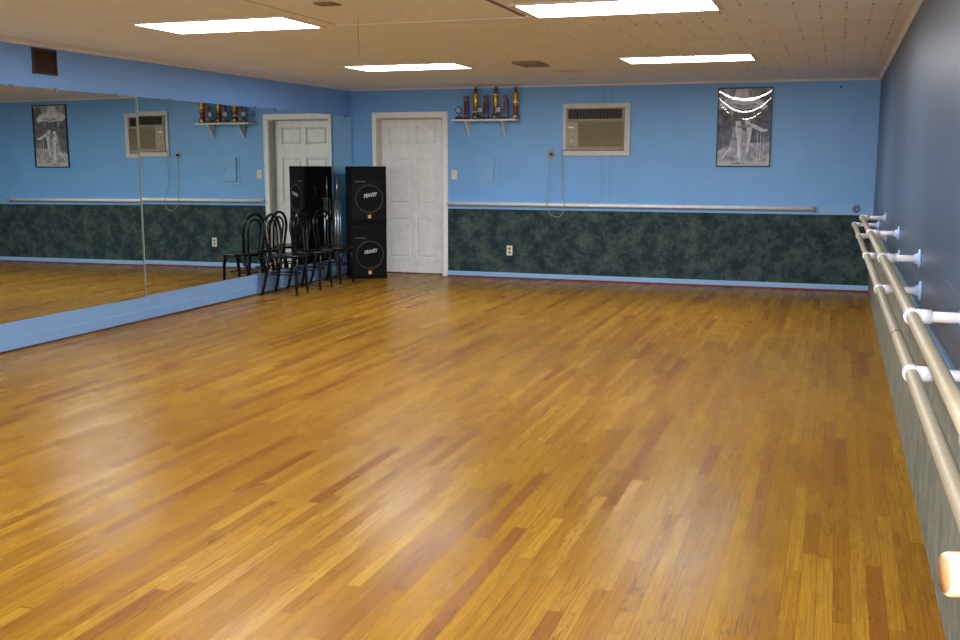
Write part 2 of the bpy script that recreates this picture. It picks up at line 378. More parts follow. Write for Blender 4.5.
# door in its opening
d = thing('door_1', 'white six panel door behind the stacked black loudspeakers', 'door', (0, 0, 0)); d['kind'] = 'structure'
cs = MB()
def casing_bar(x0, x1, z0, z1):
    cs.box(x0, x1, YB-.018, YB, z0, z1, .004)
casing_bar(DX0-.052, DX0, 0, DZ+.07); casing_bar(DX1, DX1+.070, 0, DZ+.07); casing_bar(DX0, DX1, DZ, DZ+.07)
cs.box(DX0-.046, DX0-.034, YB-.024, YB-.016, 0, DZ+.06); cs.box(DX1+.05, DX1+.062, YB-.024, YB-.016, 0, DZ+.06); cs.box(DX0-.046, DX1+.062, YB-.024, YB-.016, DZ+.05, DZ+.062)
cs.build('door_casing', M['casing'], d)
jb = MB(); SY = YB+.145
jb.box(DX0, DX0+.012, YB-.002, YB+.2, 0, DZ); jb.box(DX1-.012, DX1, YB-.002, YB+.2, 0, DZ); jb.box(DX0+.012, DX1-.012, YB-.002, YB+.2, DZ-.012, DZ)
jb.build('door_jamb', M['jamb'], d)
sl = MB(); x0, x1 = DX0+.014, DX1-.014
rows = [(.215, .735), (.935, 1.542), (1.724, 1.958)]; cols_ = [(-5.705, -5.392), (-5.315, -5.020)]
# stiles and rails around the six recessed panels
sl.box(x0, cols_[0][0], SY, SY+.04, .012, DZ-.015); sl.box(cols_[1][1], x1, SY, SY+.04, .012, DZ-.015); sl.box(cols_[0][1], cols_[1][0], SY, SY+.04, .012, DZ-.015)
zz = [.012]+[q for r in rows for q in r]+[DZ-.015]
for c0, c1 in cols_:
    for k in range(0, len(zz), 2): sl.box(c0, c1, SY, SY+.04, zz[k], zz[k+1])
sl.build('door_slab', M['white'], d)
for c0, c1 in cols_:
    for r0, r1 in rows:
        q = MB(); q.box(c0, c1, SY+.020, SY+.03, r0, r1)
        # raised field with sloped edges
        i0, o0 = .006, .030
        b = len(q.v)
        q.v += [(c0+i0, SY+.020, r0+i0), (c1-i0, SY+.020, r0+i0), (c1-i0, SY+.020, r1-i0), (c0+i0, SY+.020, r1-i0),
                (c0+o0, SY+.004, r0+o0), (c1-o0, SY+.004, r0+o0), (c1-o0, SY+.004, r1-o0), (c0+o0, SY+.004, r1-o0)]
        for k in range(4): q.face((b+k, b+(k+1) % 4, b+4+(k+1) % 4, b+4+k))
        q.face((b+4, b+5, b+6, b+7)); q.build('door_panel', M['white'], d, fix=True)
MB().box(DX0, DX1, SY+.05, SY+.06, 0, DZ).build('door_backing', M['dark'], d)

# wainscot, boards and skirtings of the back wall
DR = DX1+.070
struct('trim_1', MB().box(DR, XR, YB-.010, YB, .07, .887), M['carpet'], 'dark green mottled carpet wainscot along the back wall', 'wainscot')
struct('trim_2', MB().box(DR, XR, YB-.020, YB, .887, 1.002, .002), M['blue_board'], 'light blue board the back barre is fixed to', 'rail board')
struct('baseboard_back', MB().box(DR, XR, YB-.022, YB, .018, .075, .003), M['blue_pale'], 'pale blue baseboard under the green wainscot', 'baseboard')
struct('trim_3', MB().box(DR, XR, YB-.026, YB, 0, .018), M['red'], 'dark red line where back wall meets the floor', 'floor trim')
# cove strips at the ceiling
def cove(name, x0, y0, x1, y1, nx, ny, lab):
    mb = MB(); s = .026
    pts = [(0, 0), (s, 0), (s*.55, -s*.35), (s*.2, -s*.75), (0, -s)]
    for (X, Y) in ((x0, y0), (x1, y1)):
        for a, z in pts: mb.v.append((X+nx*a, Y+ny*a, H+z))
    n = len(pts); mb.face(range(n)); mb.face(range(2*n-1, n-1, -1))
    for i in range(n): j = (i+1) % n; mb.face((i, j, n+j, n+i))
    struct(name, mb, M['molding'], lab, 'cove molding')
cove('trim_4', XL, YB, XR, YB, 0, -1, 'thin cream cove strip over the back wall')
cove('trim_5', XL, YN, XL, YB, 1, 0, 'thin cream cove strip over the mirrored wall')
cove('trim_6', XR, YN, XR, YB, -1, 0, 'thin cove strip over the right wall')
# left wall below the mirrors
struct('trim_7', MB().box(XL, XM+.004, YN, YB, .105, .234), M['blue_base'], 'blue ledge board under the mirrors', 'ledge board')
struct('baseboard_left', MB().prism([(XL, .016), (XM+.008, .016), (XM+.008, .102), (XM+.004, .105), (XL, .105)], 'y', YN, YB-.024), M['blue_base'], 'blue baseboard under the mirrored wall', 'baseboard')
struct('trim_8', MB().box(XL, XM+.007, YN, YB-.024, 0, .016), M['redbrown'], 'dark gap line under the left baseboard', 'floor trim')
# right wall wainscot
struct('trim_9', MB().box(XR-.012, XR, YN, YB-.022, .0, .80), M['carpet_r'], 'grey green carpet wainscot under the double barre', 'wainscot')
struct('trim_10', MB().box(XR-.018, XR, YN, YB-.022, .80, .818, .003), M['blue_cap'], 'narrow blue cap strip on the right wainscot', 'cap strip')
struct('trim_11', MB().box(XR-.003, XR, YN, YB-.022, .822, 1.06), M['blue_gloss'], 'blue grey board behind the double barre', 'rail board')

# ------------------------------------------------------------------ mirrors
MZ0, MZ1 = .236, 2.086
def mirror(y0, y1, label, clips, yaw=0, tilt=0):
    piv = (XM-.002+(.016 if yaw < -.005 else .006 if yaw else 0), y1, MZ0)
    t = thing('wall_mirror', label, 'mirror', piv, 0, 'mirrors along the left wall')
    R = Matrix.Rotation(yaw, 4, 'Z') @ Matrix.Rotation(tilt, 4, 'Y')
    def rv(mb): mb.v = [tuple(R @ Vector(p)) for p in mb.v]; return mb
    g = MB(); L = y1-y0; h = MZ1-MZ0
    g.v = [(.002, -L, 0), (.002, 0, 0), (.002, 0, h), (.002, -L, h)]; g.face((0, 1, 2, 3))
    g.mat(M['mirror']); rv(g); gl = g.build('mirror_face', M['mirror'], t, fix=False)
    b = MB(); b.box(-.006, .0015, -L, 0, 0, h); rv(b); b.build('mirror_backing', M['mirror_back'], t)
    for c in clips:
        k = MB(); k.box(-.004, .008, c-y1-.018, c-y1+.018, h-.022, h+.012, .003); k.lathe([(.005, 0), (.005, .004), (.003, .006)], (.008, c-y1, h+.002), 'x', 10); rv(k)
        k.build('mirror_clip', M['clip'], t)
    return t
mirror(3.20, 5.755, 'mirror panel on the left wall nearest the viewpoint', [3.6, 4.5, 5.4])
mirror(5.775, 8.276, 'mirror panel at left reflecting the framed dance poster', [6.75, 7.25, 8.02], yaw=-.0086, tilt=-.004)
mirror(8.318, 10.812, 'middle mirror panel reflecting the trophy shelf and air conditioner', [8.84, 10.4], yaw=-.0026, tilt=-.0015)
mirror(10.820, YB-.03, 'mirror panel in the corner behind the black chairs', [10.83, 12.68])
struct('trim_12', MB().mat(M['seam']).box(XM-.012, XM+.004, 8.277, 8.317, MZ0, MZ1).mat(M['mirror_back']).box(XM-.012, XM+.0048, 8.291, 8.303, MZ0, MZ1), None, 'greenish metal strip between two mirror panels', 'mirror joint')

# ------------------------------------------------------------------ ceiling fixtures
def light_fixture(cx, cy, label):
    t = thing('ceiling_light', label, 'ceiling light', (cx, cy, H), 0, 'recessed fluorescent ceiling lights')
    w, dd, e = .605, .305, .03
    f = MB()
    f.box(-w, w, -dd, -dd+e, -.010, 0, .002); f.box(-w, w, dd-e, dd, -.010, 0, .002); f.box(-w, -w+e, -dd+e, dd-e, -.010, 0, .002); f.box(w-e, w, -dd+e, dd-e, -.010, 0, .002)
    f.build('light_frame', M['frame_c'], t)
    MB().box(-w+e, w-e, -dd+e, dd-e, -.0065, -.001).build('light_diffuser', M['lamp'], t)
    return t
LX, LY = (-4.12, -1.325), (-.30, 3.10, 6.535, 9.985)
first = light_fixture(-4.145, 9.985, 'fluorescent ceiling light nearest the stacked loudspeakers')
for cx, cy, lab in ((-1.36, 9.985, 'fluorescent ceiling light nearest the framed dance poster'),
                    (-4.075, 6.555, 'fluorescent ceiling light beside the attic hatch on its mirror side'),
                    (LX[1], LY[2], 'fluorescent ceiling light cut by the top edge of the picture'),
                    (LX[0], LY[1], 'fluorescent ceiling light over the near floor on the mirror side'),
                    (LX[1], LY[1], 'fluorescent ceiling light over the near floor on the barre side'),
                    (LX[0], LY[0], 'fluorescent ceiling light at the near end, mirror side'),
                    (LX[1], LY[0], 'fluorescent ceiling light at the near end, barre side')):
    dup(first, (cx, cy, H), 0, lab)
# attic hatch with pull cord
t = thing('attic_hatch', 'flat attic hatch panel in the ceiling between two lights', 'attic hatch', (-2.66, 5.95, H))
MB().box(-.66, .66, -.80, .80, -.008, .004, .002).build('hatch_panel', M['hatch'], t)
MB().box(-.68, -.66, -.82, .82, -.005, 0).box(.66, .685, -.82, .82, -.005, 0).box(-.66, .66, -.82, -.80, -.005, 0).build('hatch_gap', M['hatchdark'], t)
MB().box(-.68, .70, .80, .815, -.012, 0).build('hatch_trim', M['hatchlight'], t)
MB().tube([(-.40, .56, -.004), (-.40, .56, -.12), (-.398, .562, -.262)], .0022, 6).tube([(-.398, .562, -.255), (-.398, .562, -.268)], .005, 8).build('pull_cord', M['cord'], t)
# ceiling register
t_hatch = t
t = thing('ceiling_vent', 'small grey ceiling vent close to the trophy shelf', 'ceiling vent', (-2.865, 9.97, H))
MB().box(-.125, .125, -.22, .22, -.006, 0, .002).box(-.125, -.11, -.22, .22, -.022, -.004).box(.11, .125, -.22, .22, -.022, -.004).box(-.11, .11, .205, .22, -.022, -.004).box(-.11, .11, -.22, -.205, -.022, -.004).build('vent_frame', M['ventg'], t)
lv = MB()
for k in range(9):
    y = -.18+k*.045; lv.box(-.11, .11, -.016, .016, -.0015, .0015, rot=Matrix.Translation((0, y, -.013)) @ Matrix.Rotation(.6, 4, 'X'))
lv.build('vent_louvers', M['ventg'], t)
MB().box(-.335, -.205, -.205, -.085, -.016, -.006, .002).build('latch_plate', M['sd'], t_hatch)

# ------------------------------------------------------------------ left wall louvre
t = thing('wall_vent', 'square brown louvred vent high above the left mirror', 'wall vent', (XL, 7.147, 2.300))
f = MB(); a = .14; hh = .103
f.box(0, .014, -a, a, -hh, -hh+.016, .002).box(0, .014, -a, a, hh-.016, hh, .002).box(0, .014, -a, -a+.016, -hh, hh, .002).box(0, .014, a-.016, a, -hh, hh, .002)
f.build('vent_frame', M['vent'], t)
lv = MB()
for k in range(9):
    z = -hh+.026+k*.0192; lv.box(-.008, .008, -a+.014, a-.014, -.0012, .0012, rot=Matrix.Translation((.007, 0, z)) @ Matrix.Rotation(.7, 4, 'Y'))
lv.box(0, .002, -a+.01, a-.01, -hh+.01, hh-.01); lv.build('vent_louvers', M['vent'], t)

# ------------------------------------------------------------------ back wall things
# long cream barre
t = thing('ballet_barre', 'long cream barre fixed along the back wall', 'barre', (0, 0, 0))
BZ = .957; BY = YB-.020-.040
MB().tube([(DR+.01, BY, BZ), (-2.5, BY, BZ), (-.255, BY, BZ)], .0215, 20).build('rail', M['cream'], t)
MB().lathe([(.0, -.03), (.028, -.03), (.030, -.024), (.030, .022), (.024, .026), (0, .026)], (-.25, BY, BZ), 'x', 20).build('end_cap', M['greyplate'], t)
for x in (-4.3, -2.55, -.9, -.25):
    q = MB(); q.lathe([(.026, 0), (.026, -.004), (.012, -.008), (.011, -.030), (.018, -.04)], (x, YB-.020, BZ), 'y', 16); q.build('wall_bracket', M['blue_board'], t)
# pole socket left on the board
t = thing('pole_socket', 'small round blue pole socket on the board near the corner', 'pole socket', (.22, YB-.02, .962))
MB().lathe([(.045, 0), (.045, -.006), (.034, -.009), (.030, -.022), (.026, -.022), (.024, -.006), (0, -.006)], axis='y', seg=24).build('socket_ring', simple('dull_blue_socket', (.18, .22, .42, 1), .4), t)

# trophy shelf
SZ = 2.000; SD = .20
t = thing('wall_shelf', 'white bracket shelf carrying the dance trophies', 'shelf', (0, 0, 0))
MB().box(-4.690, -3.83, YB-SD, YB, SZ, SZ+.022, .003).build('shelf_board', M['shelf'], t)
for x in (-4.50, -4.015):
    q = MB(); q.prism([(YB, SZ), (YB-.165, SZ), (YB-.165, SZ-.018), (YB-.022, SZ-.185), (YB, SZ-.185)], 'x', x-.009, x+.009)
    q.build('shelf_bracket', M['shelf'], t)
TZ = SZ+.022
def tall_trophy(x, y, label, band):
    t = thing('trophy', label, 'trophy', (x, y, TZ), 0, 'trophies on the wall shelf')
    MB().box(-.040, .040, -.034, .034, 0, .062, .004).build('trophy_base', M['purpl'], t)
    MB().lathe([(.037, .062), (.039, .068), (.034, .074), (.033, .08), (.036, .14), (.039, .150), (.034, .158), (0, .158)], seg=20).build('lower_column', M['redc'], t)
    MB().lathe([(.034, .158), (.038, .165), (.0345, .175), (.0345, .31), (.040, .318), (.034, .326), (.0, .326)], seg=20).build('gold_column', M['gold'], t)
    g = MB(); g.lathe([(.028, .326), (.024, .334), (.014, .34), (.018, .355), (.023, .368), (.011, .380), (.006, .386), (.010, .393), (.009, .402), (0, .407)], seg=14)
    g.tube([(.012, 0, .376), (.024, 0, .388), (.012, 0, .404)], .004, 6).tube([(-.012, 0, .376), (-.026, 0, .37), (-.02, 0, .352)], .004, 6); g.build('figure', M['dkfig'], t)
    MB().lathe([(.034, band), (.0395, band), (.0395, band+.012), (.034, band+.012)], seg=20).build('band', M['whitem'], t)
    MB().box(-.022, .022, -.0365, -.0335, .018, .044).build('name_plate', M['gold'], t)
    return t
def mid_trophy(x, y, label):
    t = thing('trophy', label, 'trophy', (x, y, TZ), 0, 'trophies on the wall shelf')
    MB().box(-.040, .040, -.032, .032, 0, .030, .003).build('trophy_base', M['purpl'], t)
    MB().prism([(-.030, .030), (.030, .030), (.034, .085), (.018, .10), (-.018, .10), (-.034, .085)], 'y', -.018, .018).build('marble_block', M['greenm'], t)
    MB().prism([(-.022, .06), (.026, .06), (.034, .16), (.032, .245), (.0, .215), (-.030, .235), (-.03, .15)], 'y', -.021, .016).build('foil_column', M['plum'], t)
    g = MB(); g.lathe([(.012, .20), (.018, .225), (.014, .24), (.022, .252), (.030, .272), (.024, .292), (.010, .300), (0, .302)], seg=16)
    g.tube([(.016, 0, .25), (.038, 0, .27), (.032, 0, .298)], .006, 8).tube([(-.016, 0, .25), (-.038, 0, .262), (-.036, 0, .29)], .006, 8); g.build('figure', M['pinkfig'], t)
    return t
def small_trophy(x, y, label):
    t = thing('trophy', label, 'trophy', (x, y, TZ), 0, 'trophies on the wall shelf')
    MB().box(-.038, .038, -.028, .028, 0, .034, .003).build('trophy_base', M['black'], t)
    g = MB(); P = []
    for k in range(10):
        r = .060 if k % 2 == 0 else .034; a = PI/2+k*PI/5; P.append((r*math.cos(a), .115+r*math.sin(a)))
    g.prism(P, 'y', -.006, .006); g.tube([(0, 0, .03), (0, 0, .075)], .008, 8); g.build('star', M['bluemed'], t)
    MB().lathe([(.0, -.010), (.026, -.010), (.027, -.005), (.026, 0)], (0, 0, .115), 'y', 20).build('disc', M['whitem'], t)
    MB().lathe([(.0, -.012), (.010, -.012), (.010, -.009)], (0, 0, .115), 'y', 12).build('disc_center', M['dark'], t)
    return t
yb_, ym_, yf_ = YB-.06, YB-.10, YB-.165
tall_trophy(-4.400, yb_, 'tall gold column trophy closest to the door', .09)
tall_trophy(-4.136, yb_, 'tall gold column trophy in the middle of the shelf with high white band', .300)
tall_trophy(-3.872, yb_, 'tall gold column trophy at the shelf end toward the air conditioner', .205)
mid_trophy(-4.512, ym_, 'plum foil figure trophy closest to the door')
mid_trophy(-4.250, ym_, 'plum foil figure trophy between the first two gold columns')
mid_trophy(-3.986, ym_, 'plum foil figure trophy between the last two gold columns')
small_trophy(-4.595, yf_, 'small star trophy with white disc at the door end of the shelf')
small_trophy(-4.304, yf_, 'small star trophy in front between the first gold column and a plum one')
small_trophy(-4.066, yf_, 'small star trophy in front of the middle gold column')

# breaker panel painted over
t = thing('breaker_panel', 'blue painted breaker panel under the trophy shelf', 'breaker panel', (-4.252, YB, 1.385))
MB().box(-.150, .155, -.008, .004, -.205, .205, .003).build('panel_cover', M['panelblue'], t)
MB().box(-.105, .088, -.030, -.008, -.165, .170, .003).build('panel_door', M['panelblue'], t)
MB().box(.070, .080, -.037, -.029, -.02, .02, .002).build('latch', M['panelblue'], t)
# light switch
t = thing('light_switch', 'ivory light switch plate beside the door casing', 'light switch', (-4.713, YB, 1.322))
MB().box(-.036, .036, -.007, 0, -.060, .060, .003).build('switch_plate', M['ivory'], t)
MB().box(-.006, .006, -.018, -.006, -.004, .016, .002).build('toggle', M['brass'], t)
for z in (-.042, .042): MB().lathe([(.004, -.0068), (.004, -.0085), (0, -.0088)], (0, 0, z), 'y', 10).build('screw', M['brass'], t)
# wall outlet in the carpet
t = thing('wall_outlet', 'white duplex outlet in the green carpet wainscot', 'outlet', (-3.955, YB-.010, .362))
MB().box(-.038, .038, -.007, 0, -.063, .063, .003).build('outlet_plate', M['ivory'], t)
for z in (-.024, .024):
    q = MB().lathe([(.017, -.0068), (.017, -.009), (0, -.009)], (0, 0, z), 'y', 18).build('receptacle', M['greyprint'], t)

# air conditioner in its sleeve
AX0, AX1, AZ0, AZ1 = -3.268, -2.424, 1.566, 2.204
t = thing('air_conditioner', 'beige through wall air conditioner in a white frame', 'air conditioner', (0, YB, 0))
f = MB(); l, r_, tp, bt = .045, .072, .058, .066
f.box(AX0, AX1, -.028, 0, AZ1-tp, AZ1, .004).box(AX0, AX1, -.028, 0, AZ0, AZ0+bt, .004).box(AX0, AX0+l, -.028, 0, AZ0+bt, AZ1-tp, .004).box(AX1-r_, AX1, -.028, 0, AZ0+bt, AZ1-tp, .004)
f.build('surround', M['acfr'], t)
bx0, bx1, bz0, bz1 = AX0+l, AX1-r_, AZ0+bt, AZ1-tp
q = MB()
zs = 2.002  # bar between outlet and intake
q.box(bx0, bx1, -.045, 0, bz0+.04, zs-.012, .004).box(bx0, bx1, -.052, 0, zs-.012, zs+.014, .004)
q.box(bx0, bx0+.028, -.045, 0, zs+.01, bz1).box(bx1-.028, bx1, -.045, 0, zs+.01, bz1).box(bx0, bx1, -.045, 0, bz1-.014, bz1, .003)
q.build('housing', M['acbeige'], t)
q = MB(); q.box(bx0+.028, bx1-.028, -.012, 0, zs+.012, bz1-.012)
for k in range(16):
    x = bx0+.05+k*(bx1-bx0-.1)/15; q.box(x-.002, x+.002, -.036, -.010, zs+.014, bz1-.014)
for k in range(3):
    z = zs+.035+k*.035; q.box(bx0+.03, bx1-.03, -.040, -.034, z-.002, z+.002)
q.build('outlet_grille', M['acshade'], t)  # dark brown colour paints in the shadow inside the outlet
cpx = bx0+.15
q = MB()
nl = 16
for k in range(nl):
    z = bz0+.058+k*(zs-.03-bz0-.058)/(nl-1); q.box(cpx+.012, bx1-.012, -.010, .006, -.0035, .0035, rot=Matrix.Translation((0, -.050, z)) @ Matrix.Rotation(.5, 4, 'X'))
q.box((cpx+bx1)/2-.004, (cpx+bx1)/2+.004, -.054, -.040, bz0+.05, zs-.02)
q.build('intake_louvers', M['acbeige'], t)
cp = MB().box(bx0+.008, cpx, -.052, -.040, bz0+.052, zs-.022, .003).build('control_panel', M['acpanel'], t)
for z in (1.74, 1.83): MB().lathe([(.018, -.050), (.018, -.064), (.014, -.068), (0, -.068)], ((bx0+cpx)/2+.005, 0, z), 'y', 18).build('knob', M['acfr'], cp)
MB().box(bx0+.03, bx0+.105, -.0535, -.051, 1.905, 1.922).build('badge', M['whitem'], cp)
q = MB().box(bx0, bx1, -.050, 0, bz0+.004, bz0+.040, .004); q.build('lower_lip', M['acpink'], t)
q = MB()
for k in range(26):
        x = bx0+.01+k*(bx1-bx0-.02)/25; q.box(x-.010, x+.009, -.034, -.004, bz0-.004, bz0+.005)
q.build('rusty_edge', simple('rust', (.10, .03, .02, 1), .8), t)
# cord hangs in front of the barre and rises to a round outlet
def spline(P, n=10):
    P = [Vector(p) for p in P]; out = []
    for i in range(len(P)-1):
        p0, p1, p2, p3 = P[max(i-1, 0)], P[i], P[i+1], P[min(i+2, len(P)-1)]
        for k in range(n):
            u = k/n; out.append(.5*((2*p1)+(-p0+p2)*u+(2*p0-5*p1+4*p2-p3)*u*u+(-p0+3*p1-3*p2+p3)*u**3))
    return out+[P[-1]]
cf = -.092
MB().tube(spline([(AX0+.05, -.035, bz0+.006), (AX0+.015, -.05, bz0+.004), (AX0+.004, -.055, 1.52), (-3.262, -.05, 1.30), (-3.255, -.06, 1.14), (-3.225, cf, 1.0), (-3.215, cf-.004, .92), (-3.245, cf-.004, .84),
                  (-3.30, cf-.004, .807), (-3.345, cf-.004, .812), (-3.40, cf-.004, .85), (-3.432, cf, .92), (-3.440, cf, 1.0), (-3.432, -.07, 1.2), (-3.422, -.052, 1.45), (-3.415, -.045, 1.575)]), .0046, 8).build('power_cord', M['cordg'], t)
MB().box(-3.428, -3.396, -.050, -.010, 1.568, 1.606, .005).build('plug', M['dark'], t)
t = thing('round_outlet', 'round grey wall outlet with a black plug beside the air conditioner', 'outlet', (-3.420, YB, 1.588))
MB().lathe([(.050, 0), (.050, -.006), (.044, -.010), (0, -.010)], axis='y', seg=24).build('outlet_plate', M['greyplate'], t)

# framed dance poster
PX0, PX1, PZ0, PZ1 = -1.385, -.760, 1.438, 2.358
pw, ph = PX1-PX0, PZ1-PZ0
t = thing('framed_poster', 'black framed grey photo poster of a dancer\'s legs', 'poster', (PX0, YB, PZ0))
e = .012
f = MB(); f.box(0, e, -.026, 0, 0, ph, .002).box(pw-e, pw, -.026, 0, 0, ph, .002).box(e, pw-e, -.026, 0, 0, e, .002).box(e, pw-e, -.026, 0, ph-e, ph, .002)
f.build('frame', M['black'], t)
q = MB(); lay = [-.004]
def art(mat, pts):          # outlines in 0..1 poster space; flat ink areas
    lay[0] -= .00012; q.mat(mat); b = len(q.v)
    q.v.extend([(u*pw, lay[0], v*ph) for u, v in pts]); q.face(range(b, b+len(pts)))
q.mat(M['pg_mid']).box(e, pw-e, -.004, 0, e, ph-e)
art(M['pg_dark'], [(.02, .10), (.02, .72), (.10, .78), (.24, .70), (.30, .55), (.27, .35), (.20, .22), (.12, .12)])
art(M['pg_dark'], [(.62, .30), (.98, .32), (.98, .95), (.80, .97), (.70, .80), (.66, .55)])
art(M['pg_mid'], [(.02, .08), (.98, .08), (.98, .24), (.7, .30), (.4, .22), (.2, .27), (.02, .20)])
art(M['pg_dark'], [(.26, .55), (.30, .74), (.64, .75), (.68, .58), (.55, .46), (.40, .46)])              # shadow below the skirt
art(M['pg_light'], [(.33, .98), (.31, .88), (.36, .80), (.52, .80), (.57, .88), (.54, .98)])             # bodice
art(M['pg_light'], [(.05, .80), (.14, .86), (.30, .88), (.60, .88), (.80, .84), (.92, .76), (.84, .72), (.66, .75), (.48, .72), (.30, .75), (.14, .73)])   # tutu
art(M['pg_mid'], [(.16, .77), (.32, .80), (.50, .77), (.66, .80), (.82, .76), (.66, .77), (.48, .735), (.30, .77)])
art(M['pg_light'], [(.34, .58), (.44, .58), (.46, .44), (.445, .30), (.435, .20), (.43, .13), (.405, .11), (.385, .14), (.39, .22), (.375, .34), (.34, .46)])   # straight leg on pointe
art(M['pg_light'], [(.50, .60), (.58, .60), (.64, .52), (.63, .42), (.60, .28), (.595, .20), (.57, .17), (.55, .20), (.565, .30), (.57, .42), (.53, .50)])     # crossing leg
art(M['pg_pale'], [(.60, .55), (.72, .53), (.84, .48), (.93, .475), (.93, .45), (.82, .44), (.70, .48), (.60, .51)])                                         # limb resting to the side
art(M['pg_mid'], [(.36, .52), (.60, .54), (.64, .50), (.40, .49)])
for x_, w_ in ((.74, .012), (.80, .010), (.86, .008)):
    art(M['pg_light'], [(x_, .08), (x_+w_, .08), (x_+w_*1.2, .44), (x_+.005, .44)])
art(M['pg_light'], [(.10, .12), (.13, .11), (.28, .24), (.26, .26)])
art(M['pg_light'], [(.42, .24), (.45, .24), (.455, .06), (.425, .06)])
art(M['pg_caption'], [(e/pw, e/ph), (1-e/pw, e/ph), (1-e/pw, .072), (e/pw, .072)])
for k, (u, w_) in enumerate(((.285, .020), (.325, .032), (.362, .030), (.398, .030), (.432, .028), (.482, .030))):   # tiny dark unreadable caption marks
    art(M['dark'], [(u, .036), (u+w_, .036), (u+w_*.9, .052), (u+.003, .052)])
q.build('print', None, t, fix=False)
g = MB(); n1, n2 = 48, 64
for j in range(n2+1):
    for i in range(n1+1):
        u, v = i/n1, j/n2; xx = (u-.5)*pw; z2 = (v-.5)*ph
        s = .24*(xx**2)*z2-.0015*z2-.0125*z2*z2
        g.v.append((e+u*(pw-2*e), -.0175-s, e+v*(ph-2*e)))
for j in range(n2):
    for i in range(n1):
        a = j*(n1+1)+i; g.face((a, a+1, a+n1+2, a+n1+1), True)
g.build('acrylic_cover', M['acrylic'], t, fix=False)
# small dark hole high on the wall
tag(MB().lathe([(.012, 0), (.012, -.004), (.008, -.006), (0, -.006)], (-.014, YB, 2.341), 'y', 12).build('wall_screw', M['dark']), 'tiny dark screw high on the blue wall near the corner', 'screw')

# ------------------------------------------------------------------ right wall double barre
def barre(label, P0, P1, r, brack, tape=None):
    t = thing('ballet_barre', label, 'barre', (0, 0, 0), 0, 'wooden barres along the right wall')
    P0, P1 = Vector(P0), Vector(P1)
    at = lambda y: P0+(P1-P0)*((y-P0.y)/(P1.y-P0.y))
    ys = [P0.y+(P1.y-P0.y)*k/12 for k in range(13)]
    MB().tube([at(y) for y in ys], r, 20).build('rail', M['tan'], t)
    for y in brack:
        c = at(y)
        b = MB()
        dn = (P1-P0).normalized()
        b.tube([c-dn*.026, c-dn*.022, c+dn*.022, c+dn*.026], [r+.003, r+.0062, r+.0062, r+.003], 22)
        b.tube([c+Vector((r*.6, 0, 0)), c+Vector((.056, 0, 0))], r+.0032, 18)
        b.tube([c+Vector((.05, 0, 0)), (XR-.004, c.y, c.z)], .0170, 18)
        bo = b.build('bracket', M['pvc'], t)
        MB().lathe([(.048, XR-.004), (.048, XR-.011), (.040, XR-.015), (.026, XR-.017), (.023, XR-.034), (.018, XR-.034)], (0, c.y, c.z), 'x', 24).build('flange', M['flange'], bo)
    if tape:
        c = at(tape); dn = (P1-P0).normalized()
        MB().tube([c-dn*.007, c+dn*.007], r+.0008, 20).build('tape_band', M['tape'], t)
    return t
barre('upper wooden barre on white brackets along the right wall', (.248, 1.78, 1.03), (.2165, 9.62, 1.03), .0195, (9.52, 7.50, 5.58, 3.49, 1.92))
barre('lower wooden barre on white brackets along the right wall', (.2515, .9, .89), (.1800, 11.0, .89), .0195, (10.93, 9.26, 7.32, 5.42, 3.27, 1.4), tape=3.98)
# short rod end
t = thing('wooden_rod', 'short thick pale wooden rod end sticking out at lower right', 'rod', (.145, 1.312, 1.018), math.radians(14.5))
MB().lathe([(0, .0), (.0235, .0), (.0265, .003), (.027, .007), (.027, .28)], axis='x', seg=32).build('rod', M['rodwood'], t)
MB().lathe([(0, -.0012), (.022, -.0012), (.0223, .001)], axis='x', seg=32).build('cut_end', M['rodend'], t)

# ------------------------------------------------------------------ loudspeakers
def text_mesh(name, body, size, m, parent, loc, shear=0., offset=0., sx=1., roll=0.):
    cu = bpy.data.curves.new(name, 'FONT'); cu.body = body; cu.size = size; cu.shear = shear; cu.offset = offset; cu.extrude = .0012
    cu.align_x = 'CENTER'; cu.align_y = 'CENTER'
    tmp = bpy.data.objects.new(name+'_curve', cu); COL.objects.link(tmp)
    dg = bpy.context.evaluated_depsgraph_get(); me = bpy.data.meshes.new_from_object(tmp.evaluated_get(dg))
    bpy.data.objects.remove(tmp); bpy.data.curves.remove(cu)
    me.transform(Matrix.Rotation(PI/2, 4, 'X') @ Matrix.Rotation(roll, 4, 'Z') @ Matrix.Diagonal((sx, 1, 1, 1)))
    me.materials.clear(); me.materials.append(m); me.name = name
    o = bpy.data.objects.new(name, me); COL.objects.link(o); o.parent = parent; o.location = loc
    return o
